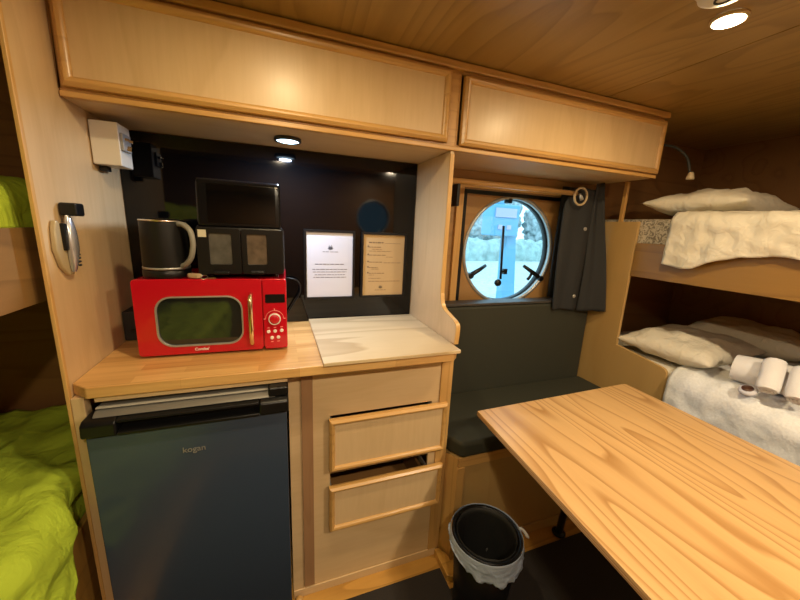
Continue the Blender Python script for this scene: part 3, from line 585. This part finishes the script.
# ================================================================== LEFT PANEL FITTINGS
jb = thing('junction_box', (-0.46, 1.335, 1.515), 'cream square switch box high on the left panel beside the splashback', 'switch box')
bm = bmesh.new(); box(bm, -0.5, -0.430, 1.296, 1.385, 1.530, 1.652); obj('body', bm, white_pl, jb, bevel=0.003)
obj('cable_clip', boxes((-0.5, -0.480, 1.33, 1.36, 1.515, 1.5295)), black_mt, jb, bevel=0.002)
so_ = obj('socket', boxes((-0.4298, -0.421, 1.30, 1.36, 1.575, 1.625)), plain('grey_socket', (0.33, 0.33, 0.33), 0.35), jb, bevel=0.002)
for i, (y, z) in enumerate(((1.315, 1.610), (1.33, 1.590), (1.345, 1.610), (1.325, 1.582))):
    bm = bmesh.new(); tube(bm, [V(-0.422, y, z), V(-0.412, y+0.003, z-0.002)], 0.0045, 8); obj('terminal', bm, chrome, so_)
hs = thing('wall_handset', (-0.48, 1.10, 1.24), 'silver handset with black square top in a clear holder on the left panel', 'handset')
bm = bmesh.new(); prism(bm, [(1.036, 1.350), (1.030, 1.30), (1.045, 1.255), (1.070, 1.232), (1.092, 1.232), (1.098, 1.26), (1.075, 1.30), (1.058, 1.365), (1.045, 1.368)], 'x', -0.5018, -0.490); obj('holder', bm, clear_pl, hs, bevel=0.004)
obj('clip', boxes((-0.4995, -0.482, 1.056, 1.070, 1.295, 1.360)), black_pl, hs, bevel=0.002)
bm = bmesh.new()
def hb(u, v):
    a = 2*PI*u; t = v; z = 1.240+0.140*t; prof_ = (math.sin(PI*min(1, max(0, 0.04+0.92*t))))**0.45
    return V(-0.486+0.004*math.sin(PI*t)+0.011*prof_*math.cos(a), 1.086+0.017*prof_*math.sin(a)-0.008*(1-t), z)
grid(bm, hb, 24, 20); obj('body', bm, plain('silver_plastic', (0.55, 0.56, 0.60), 0.22, metal=0.7), hs, smooth=True)
g_ = bmesh.new()
for k in range(8): tube(g_, [V(-0.474, 1.082, 1.256+k*0.009), V(-0.475, 1.088, 1.256+k*0.009)], 0.0030, 8)
obj('keypad', g_, black_mt, hs, smooth=True)
obj('head', boxes((-0.500, -0.464, 1.082, 1.122, 1.378, 1.410)), black_pl, hs, bevel=0.005, seg=3)

# ================================================================== BENCH
bb = thing('bench_base', (1.17, 1.25, 0), 'wooden bench box under the charcoal seat, behind the waste bin', 'bench')
bm = bmesh.new(); prism(bm, [(0.627, 1.49), (0.627, 1.062), (0.660, 1.012), (1.70, 1.012), (1.70, 1.49)], 'z', 0.0, 0.494); obj('body', bm, panel_m, bb)
obj('top_rail', boxes((0.662, 1.70, 1.002, 1.011, 0.452, 0.496)), pine, bb, bevel=0.002)
obj('bottom_rail', boxes((0.662, 1.70, 1.002, 1.011, 0.0, 0.05)), panel_m, bb, bevel=0.002)
obj('corner_strip', boxes((0.655, 0.690, 1.000, 1.012, 0.0, 0.452)), pine_z, bb, bevel=0.002)
bm = bmesh.new(); prism(bm, [(0.6265, 1.056), (0.655, 1.005), (0.660, 1.012), (0.632, 1.062)], 'z', 0, 0.494); obj('corner_strip', bm, pine_z, bb)
def cushion(name, loop, z0, z1, mat, parent=None, axis='z'):
    bm = bmesh.new(); prism(bm, loop, axis, z0, z1); return obj(name, bm, mat, parent, bevel=0.016, seg=4)
tag(cushion('seat_cushion', [(0.630, 1.385), (0.630, 1.065), (0.668, 0.995), (1.692, 0.995), (1.692, 1.385)], 0.4975, 0.565, char_f), 'flat charcoal vinyl bench seat cushion behind the table', 'cushion')
tag(cushion('back_cushion', [(0.630, 1.465), (0.630, 1.39), (1.698, 1.39), (1.698, 1.465)], 0.50, 1.020, char_f), 'upright charcoal vinyl backrest cushion beneath the porthole', 'cushion')
tag(obj('window_ledge', boxes((0.627, 1.698, 1.39, 1.477, 1.0215, 1.034)), plain('dark_ledge', (0.05, 0.042, 0.036), 0.5), bevel=0.003), 'thin dark ledge running along the top of the bench backrest', 'ledge')

# curtain rod and curtain
cr_ = thing('curtain_rod', (1.0, 1.35, 1.6), 'wooden curtain rod across the top of the porthole niche', 'curtain rod')
bm = bmesh.new(); tube(bm, [V(0.628, 1.35, 1.596), V(1.42, 1.35, 1.594)], 0.012, 16); obj('rod', bm, pine, cr_, smooth=True)
obj('bracket', boxes((0.742, 0.756, 1.340, 1.477, 1.49, 1.584)), black_pl, cr_, bevel=0.002)
bm = bmesh.new()
R_ = [V(1.438+0.041*math.cos(a), 1.335, 1.580+0.041*math.sin(a)) for a in [i*2*PI/32 for i in range(33)]]; tube(bm, R_, 0.0055, 10, cap=False)
rg = obj('curtain_ring', bm, plain('ring_wood', (0.45, 0.34, 0.20), 0.45), cr_, smooth=True)
bm = bmesh.new(); tube(bm, [V(1.430, 1.335, 1.592), V(1.432, 1.330, 1.575), V(1.440, 1.330, 1.562)], 0.006, 8); tube(bm, [V(1.440, 1.334, 1.585), V(1.452, 1.332, 1.565)], 0.005, 8); obj('ring_hook', bm, brushed, rg, smooth=True)
cu = thing('curtain', (1.56, 1.37, 0.97), 'dark charcoal curtain gathered to the right of the porthole', 'curtain')
def curt(u, v):
    z = 1.625-0.640*v
    rnd_ = max(0, 1-v*6.0)**2
    x = 1.392+0.205*u+0.05*rnd_*(1-u)-0.016*math.sin(PI*v)*(1-u)+0.012*v
    bulge = 0.016*math.sin(PI*min(1, u*1.02))**0.5+0.005*math.sin(u*11+v*1.5)*(0.4+v)
    return V(x, 1.386-bulge-0.008*math.sin(v*3), z+0.004*math.sin(u*6))
bm = bmesh.new(); grid(bm, curt, 50, 60); obj('front_fold', bm, curt_m, cu, smooth=True, solid=0.005)
def curt2(u, v):
    return V(1.572+u*(0.052+0.070*v), 1.374-0.082*u*v-0.008*math.sin(u*7+0.6)+0.004*math.sin(v*7), 1.655-0.680*v+0.01*u)
bm = bmesh.new(); grid(bm, curt2, 30, 40); obj('rear_fold', bm, curt_m, cu, smooth=True, solid=0.006)
def curt3(u, v):
    return V(1.44+0.25*u, 1.462-0.008*math.sin(u*12), 1.64-0.6*v)
bm = bmesh.new(); grid(bm, curt3, 30, 10); obj('back_fold', bm, curt_m, cu, smooth=True, solid=0.005)
for u, v in ((0.66, 0.31), (0.60, 0.875)):
    p = curt(u, v)
    bm = bmesh.new(); lathe(bm, [(0.004, -0.003), (0.0095, -0.002), (0.0095, 0.002), (0.004, 0.002)], (p.x, p.y-0.005, p.z), 'y', 24, True); obj('eyelet', bm, plain('eyelet_steel', (0.6, 0.58, 0.54), 0.3, metal=0.5), cu, smooth=True)

# ================================================================== TABLE
tb = thing('table', (1.10, 0.35, 0), 'long plywood table with bold grain in front of the bench', 'table')
bm = bmesh.new(); prism(bm, [(0.697, 0.969), (1.500, 0.990), (1.516, 0.984), (1.506, 0.414), (1.49, -0.55), (0.60, -0.55), (0.649, 0.298)], 'z', 0.702, 0.722)
tt = obj('tabletop', bm, table_m, tb, bevel=0.002)
bm = bmesh.new()
for z in (0.7065, 0.7125):
    prism(bm, [(0.6962, 0.9696), (0.6955, 0.960), (0.6485, 0.298), (0.599, -0.55), (0.602, -0.55), (0.651, 0.298), (0.698, 0.960), (0.699, 0.967)], 'z', z, z+0.0018)
obj('edge_ply', bm, brownstrip, tt)
def table_leg(x, y0, y1):
    bm = bmesh.new(); tube(bm, [V(x, y0, 0.0), V(x, y1, 0.700)], 0.016, 16); l = obj('leg', bm, plain('leg_metal', (0.10, 0.09, 0.085), 0.3, metal=0.8), tb, smooth=True)
    bm = bmesh.new(); lathe(bm, [(0, 0), (0.030, 0), (0.030, 0.008), (0.018, 0.014), (0, 0.014)], (x, y0, 0.009), 'z', 24); obj('foot_flange', bm, black_pl, l, smooth=True)
    return l
table_leg(1.215, 0.955, 0.90)
table_leg(1.10, -0.35, -0.35)
tag(obj('floor_mat', boxes((-0.45, 0.60, -0.8, 0.978, 0.0005, 0.008), (0.66, 1.64, -0.8, 0.925, 0.0005, 0.008), (0.60, 0.66, -0.8, 0.890, 0.0005, 0.008)), mat_m), 'dark grey floor mat in front of the cabinets and bench', 'mat')

# ================================================================== WASTE BIN
BX, BY, BZ = 0.668, 0.800, 0.3475
wb = thing('waste_bin', (BX, BY, 0.0085), 'round black waste bin on the mat at the bench corner', 'bin')
bm = bmesh.new(); lathe(bm, [(0, 0), (0.088, 0), (0.092, 0.006), (0.114, 0.335), (0.110, 0.335), (0.088, 0.012), (0, 0.012)], (BX, BY, 0.009), 'z', 56); obj('body', bm, black_pl, wb, smooth=True)
bm = bmesh.new(); lathe(bm, [(0.108, 0.330), (0.119, 0.330), (0.121, 0.339), (0.117, 0.344), (0.108, 0.340)], (BX, BY, 0.009), 'z', 56, True); obj('rim', bm, black_pl, wb, smooth=True)
bl = thing('bin_liner', (BX, BY, 0.2), 'crumpled pale plastic liner hanging over the edge of the black bin', 'bin liner')
def liner(u, v):
    a = 2*PI*u; n_ = fbm((math.cos(a)*2.2, math.sin(a)*2.2, v*1.6), 2.2)
    fr_ = 0.5-0.5*math.sin(a-0.3)      # longer at the camera side
    drop = 0.025+0.048*fr_+0.016*n_
    r = 0.1245+0.003*v+0.006*abs(n_)*v*2
    return V(BX+r*math.cos(a), BY+r*math.sin(a), BZ+0.004-drop*v)
bm = bmesh.new(); grid(bm, liner, 96, 14); obj('skirt', bm, liner_m, bl, smooth=True, solid=0.0008)
bm = bmesh.new()
def liner_in(u, v):
    a = 2*PI*u; n_ = fbm((math.cos(a)*2, math.sin(a)*2, v*3), 2.0)
    return V(BX+(0.104-0.012*v+0.003*n_)*math.cos(a), BY+(0.104-0.012*v+0.003*n_)*math.sin(a), BZ+0.004-0.30*v)
grid(bm, liner_in, 64, 12); obj('inner_bag', bm, black_mt, bl, smooth=True, solid=0.0008)
bm = bmesh.new()
tube(bm, smoothline([V(BX+0.122, BY-0.02, BZ-0.004), V(BX+0.140, BY-0.022, BZ-0.010), V(BX+0.156, BY-0.040, BZ-0.034)], 5), [0.004]+[0.006]*9+[0.003], 8); obj('knot', bm, plain('liner_knot', (0.6, 0.58, 0.55), 0.5), bl, smooth=True)
bm = bmesh.new(); prism(bm, [(0.604, 1.045), (0.604, 0.925), (0.628, 0.912), (0.648, 0.925), (0.650, 0.998), (0.627, 1.045)], 'z', 0.0, 0.03)
tag(obj('floor_block', bm, floor_m, bevel=0.004), 'small orange wooden block on the floor at the divider foot', 'block')

# ================================================================== RIGHT BUNK
rb = thing('bunk_bed', (2.1, 0.5, 0), 'built-in two-tier wooden bunk on the right beyond the table', 'bunk bed')
prof = [(1.497, 0.0), (1.497, 1.470), (1.207, 1.470), (1.202, 0.825), (0.965, 0.795), (0.948, 0.789), (0.938, 0.775), (0.925, 0.0)]
bm = bmesh.new(); prism(bm, prof, 'x', 1.706, 1.722); obj('side_panel', bm, panel_m, rb, bevel=0.0015)
obj('corner_post', boxes((1.706, 1.722, 1.300, 1.318, 1.4705, 1.670)), pine_z, rb, bevel=0.001)
obj('upper_rail', boxes((1.710, 1.728, YF+0.01, 1.201, 1.198, 1.366)), rail_m, rb, bevel=0.002)
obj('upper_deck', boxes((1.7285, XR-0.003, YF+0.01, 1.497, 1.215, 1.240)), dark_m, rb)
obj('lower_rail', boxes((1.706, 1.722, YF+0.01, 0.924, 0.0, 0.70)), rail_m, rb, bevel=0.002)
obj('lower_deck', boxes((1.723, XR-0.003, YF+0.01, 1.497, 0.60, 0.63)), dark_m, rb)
tag(obj('mattress', boxes((1.730, XR-0.005, YF+0.02, 1.49, 1.242, 1.485)), floral, bevel=0.03, seg=4), 'floral ticking mattress on the upper right bunk under the duvet', 'mattress', 'right bunk mattresses')
tag(obj('mattress', boxes((1.726, XR-0.005, YF+0.02, 1.49, 0.632, 0.785)), linen, bevel=0.03, seg=4), 'white-covered mattress of the lower right bunk beneath towels and pillows', 'mattress', 'right bunk mattresses')
def pillow(name, c, lx, ly, h, mat, label, rot=0, tilt=0, seed=0, group='pillows on the bunks'):
    bm = bmesh.new(); n = 34
    def mk(s):
        def f(u, v):
            a, b = 2*u-1, 2*v-1
            ex = (1-abs(a)**2.6)*(1-abs(b)**2.6); hh = max(0, ex)**0.55
            pin = 1-0.07*(1-abs(a)**2)*abs(b)**3-0.0
            x = a*lx/2*(1-0.08*(1-b*b)*abs(a)**4); y = b*ly/2*(1-0.10*(1-a*a)*abs(b)**4)
            nz = fbm((a*1.4+seed, b*1.4, s), 1.6, 4)*0.020*hh
            return V(x, y, s*(h/2)*hh+nz+(0 if s > 0 else 0))
        return f
    grid(bm, mk(1), n, n); grid(bm, mk(-1), n, n)
    bmesh.ops.remove_doubles(bm, verts=bm.verts, dist=0.0005)
    bmesh.ops.transform(bm, matrix=Matrix.Translation(c) @ Matrix.Rotation(rot, 4, 'Z') @ Matrix.Rotation(tilt, 4, 'X'), verts=bm.verts)
    return tag(obj(name, bm, mat, smooth=True), label, 'pillow', group)
pillow('pillow', V(2.03, 1.06, 1.560), 0.60, 0.40, 0.13, linen, 'white pillow on the upper right bunk', 0.12, 0.0, 1)
pillow('pillow', V(2.0, 1.03, 0.862), 0.56, 0.42, 0.14, linen, 'white pillow at the near edge of the lower right bunk', 0.08, 0.0, 5)
pillow('pillow', V(2.43, 0.98, 0.885), 0.30, 0.52, 0.16, linen, 'shadowed pillow at the far back of the lower right bunk', 0.2, 0.0, 9)

def draped(name, mat, x_in, x_front, z_top, y0, y1, hang, label, cat, amp, ns, cuts, seed, rad=0.035, fold=0.0, group=None, noisez=0.02, solid=0.008, side=1, yfold=None, xoff=None):
    """cloth over a bed: section runs from x_in across the top, round the front edge at x_front and down by hang(y)"""
    def f(u, v):
        y = y1+(y0-y1)*v
        L1 = abs(x_front-x_in)-rad; Lr = PI/2*rad; L2 = hang(y); s = u*(L1+Lr+L2)
        if s < L1: x = s; z = 0; nx, nz_ = 0, 1; wgt = min(1, s/0.1+0.2)
        elif s < L1+Lr:
            a = (s-L1)/rad; x = L1+rad*math.sin(a); z = -rad*(1-math.cos(a)); nx, nz_ = math.sin(a), math.cos(a); wgt = 1
        else: x = L1+rad; z = -rad-(s-L1-Lr); nx, nz_ = 1, 0; wgt = 1
        n1 = fbm((s*ns+seed, y*ns*0.8, seed), 1.0, 4); n2 = abs(noise.noise(V(s*cuts[0]+seed*2, y*cuts[1], seed)))
        d = amp*n1+fold*(0.35-n2)
        ed = min(1, v/0.03)
        d = max(-amp*0.6, d)*wgt+0.006
        sg = 1 if x_front > x_in else -1
        return V(x_in+sg*(x+nx*d)+(xoff(y)*min(1, u*1.5) if xoff else 0), y+(yfold(u, v) if yfold else 0), z_top+z+nz_*d)
    bm = bmesh.new(); grid(bm, f, 110, 150)
    return tag(obj(name, bm, mat, smooth=True, solid=solid), label, cat, group)
# upper duvet hangs over the rail
def hang_up(y):
    zb = 1.283 if y > 0.92 else (1.283+(0.92-y)/(0.92-0.77)*0.068 if y > 0.77 else 1.352)
    zb += 0.006*math.sin(y*31)
    return 1.515-0.045-zb
draped('duvet', linen, 2.56, 1.690, 1.500, -0.85, 1.045, hang_up, 'cream duvet draped over the rail of the upper right bunk', 'duvet', 0.008, 9, (13, 15), 2.3, 0.040, 0.020)
draped('coverlet', linen2, 2.56, 1.694, 0.797, -0.90, 0.925, lambda y: 0.40, 'white textured coverlet hanging over the side of the lower right bunk', 'blanket', 0.012, 7, (6, 7), 7.7, 0.075, 0.018,
       yfold=lambda u, v: 0.02*math.sin(u*5)*(1-v))
# rolled towels
def towel(c0, c1, r, label, seed):
    t = thing('rolled_towel', (c0+c1)/2-V(0, 0, r), label, 'towel', 'rolled towels on the lower right bunk')
    c0, c1 = Vector(c0), Vector(c1); d = (c1-c0).normalized(); bn = d.cross(V(0, 0, 1)).normalized(); upv = bn.cross(d)
    def f(u, v):
        a = 2*PI*u; rr = r*(1+0.05*noise.noise(V(math.cos(a)*2+seed, math.sin(a)*2, v*3)))*(1-0.12*abs(2*v-1)**6)
        return c0+(c1-c0)*v+rr*(1.08*math.cos(a)*bn+0.92*math.sin(a)*upv)
    bm = bmesh.new(); grid(bm, f, 36, 24); o = obj('roll', bm, towel_m, t, smooth=True)
    for end, sg in ((c0, -1), (c1, 1)):
        sp_ = []
        for k in range(70):
            a = k/70*2*PI*3.3; rr = r*0.86*(1-k/76)
            sp_.append(end+d*sg*0.001*0-d*sg*0.002+rr*(1.05*math.cos(a)*bn+0.92*math.sin(a)*upv))
        bm = bmesh.new(); tube(bm, sp_, 0.0042, 6)
        lathe_c = [bm.verts.new(end-d*sg*0.005+r*0.9*(math.cos(q)*bn+0.92*math.sin(q)*upv)) for q in [i*2*PI/24 for i in range(24)]]; bm.faces.new(lathe_c)
        obj('rolled_end', bm, towel_m, t, smooth=True)
ZT = 0.810
towel(V(1.815, 0.755, ZT+0.066), V(1.93, 0.30, ZT+0.066), 0.064, 'large white towel rolled lengthwise at the back of the pile', 1)
towel(V(1.700, 0.600, ZT+0.048), V(1.790, 0.632, ZT+0.140), 0.031, 'short rolled white towel leaning on the long roll, beside the dark round soap', 4)
towel(V(1.700, 0.520, ZT+0.048), V(1.790, 0.552, ZT+0.140), 0.033, 'short rolled white towel leaning on the long roll at the right edge of the picture', 8)
sp_ = thing('soap', (1.702, 0.655, 0.822), 'small round dark-centred soap packet in front of the towels', 'soap')
SM = Matrix.Translation((1.706, 0.652, 0.826)) @ Matrix.Rotation(math.radians(-25), 4, 'Y')
bm = bmesh.new(); lathe(bm, [(0, 0), (0.026, 0), (0.028, 0.006), (0.024, 0.016), (0, 0.017)], (0, 0, 0), 'z', 28); bmesh.ops.transform(bm, matrix=SM, verts=bm.verts); obj('wrapper', bm, paper_w, sp_, smooth=True)
bm = bmesh.new(); lathe(bm, [(0, 0.017), (0.018, 0.017), (0.017, 0.019), (0, 0.019)], (0, 0, 0), 'z', 28); bmesh.ops.transform(bm, matrix=SM, verts=bm.verts); obj('seal', bm, plain('soap_brown', (0.07, 0.025, 0.012), 0.4), sp_, smooth=True)

# gooseneck reading lamp on the cabinet end
gl = thing('reading_lamp', (1.705, 1.225, 1.84), 'thin flexible reading lamp arching from the wall cabinet over the bunk', 'lamp')
bm = bmesh.new(); lathe(bm, [(0, 0.0), (0.016, 0.0), (0.014, 0.010), (0, 0.012)], (1.704, 1.215, 1.822), 'x', 24); obj('mount', bm, black_pl, gl, smooth=True)
bm = bmesh.new(); tube(bm, smoothline([V(1.714, 1.215, 1.822), V(1.735, 1.17, 1.822), V(1.755, 1.125, 1.80), V(1.772, 1.088, 1.755), V(1.778, 1.068, 1.690)], 8), 0.006, 10); obj('neck', bm, black_mt, gl, smooth=True)
bm = bmesh.new(); lathe(bm, [(0.006, 0.03), (0.010, 0.026), (0.017, 0.0), (0.015, -0.002), (0, 0.002)], (1.780, 1.064, 1.664), 'z', 24); obj('head', bm, plain('lamp_cream', (0.50, 0.40, 0.26), 0.4), gl, smooth=True)

# ================================================================== LEFT BUNK
lb = thing('bunk_bed', (-0.92, 0.4, 0), 'built-in two-tier wooden bunk at the left edge behind the end panel', 'bunk bed')
obj('upper_rail', boxes((-0.558, -0.540, YF+0.01, 1.497, 1.170, 1.348)), railL_m, lb, bevel=0.002)
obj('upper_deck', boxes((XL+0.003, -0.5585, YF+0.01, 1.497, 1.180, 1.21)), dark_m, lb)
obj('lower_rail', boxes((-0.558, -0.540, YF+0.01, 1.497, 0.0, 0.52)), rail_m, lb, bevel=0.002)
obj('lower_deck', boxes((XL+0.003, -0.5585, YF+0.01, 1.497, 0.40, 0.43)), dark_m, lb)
tag(obj('mattress', boxes((XL+0.005, -0.562, YF+0.02, 1.49, 1.212, 1.335)), lime_m, bevel=0.03, seg=4), 'mattress with lime cover on the upper left bunk', 'mattress', 'left bunk mattresses')
tag(obj('mattress', boxes((XL+0.005, -0.562, YF+0.02, 1.49, 0.432, 0.600)), lime_m, bevel=0.03, seg=4), 'mattress under the lime cover on the lower left bunk', 'mattress', 'left bunk mattresses')
draped('bed_cover', lime_m, -1.29, -0.560, 1.450, -0.30, 1.45, lambda y: 0.06, 'bright lime green bedding heaped on the upper left bunk', 'bed cover', 0.012, 5, (5, 6), 3.3, 0.045, 0.02)
def hang_low(y):
    return 0.26 if y < 0.84 else max(0.02, 0.26-(y-0.84)*1.9)
draped('bed_cover', lime_m, -1.29, -0.552, 0.668, -0.85, 1.47, hang_low, 'rumpled lime green cover on the lower left bunk', 'bed cover', 0.012, 5, (9, 8), 5.2, 0.04, 0.034,
       xoff=lambda y: 0.034*min(1, max(0, (0.985-y)/0.05)))
for o in bpy.data.objects:
    if '_w' in o.keys(): del o['_w']
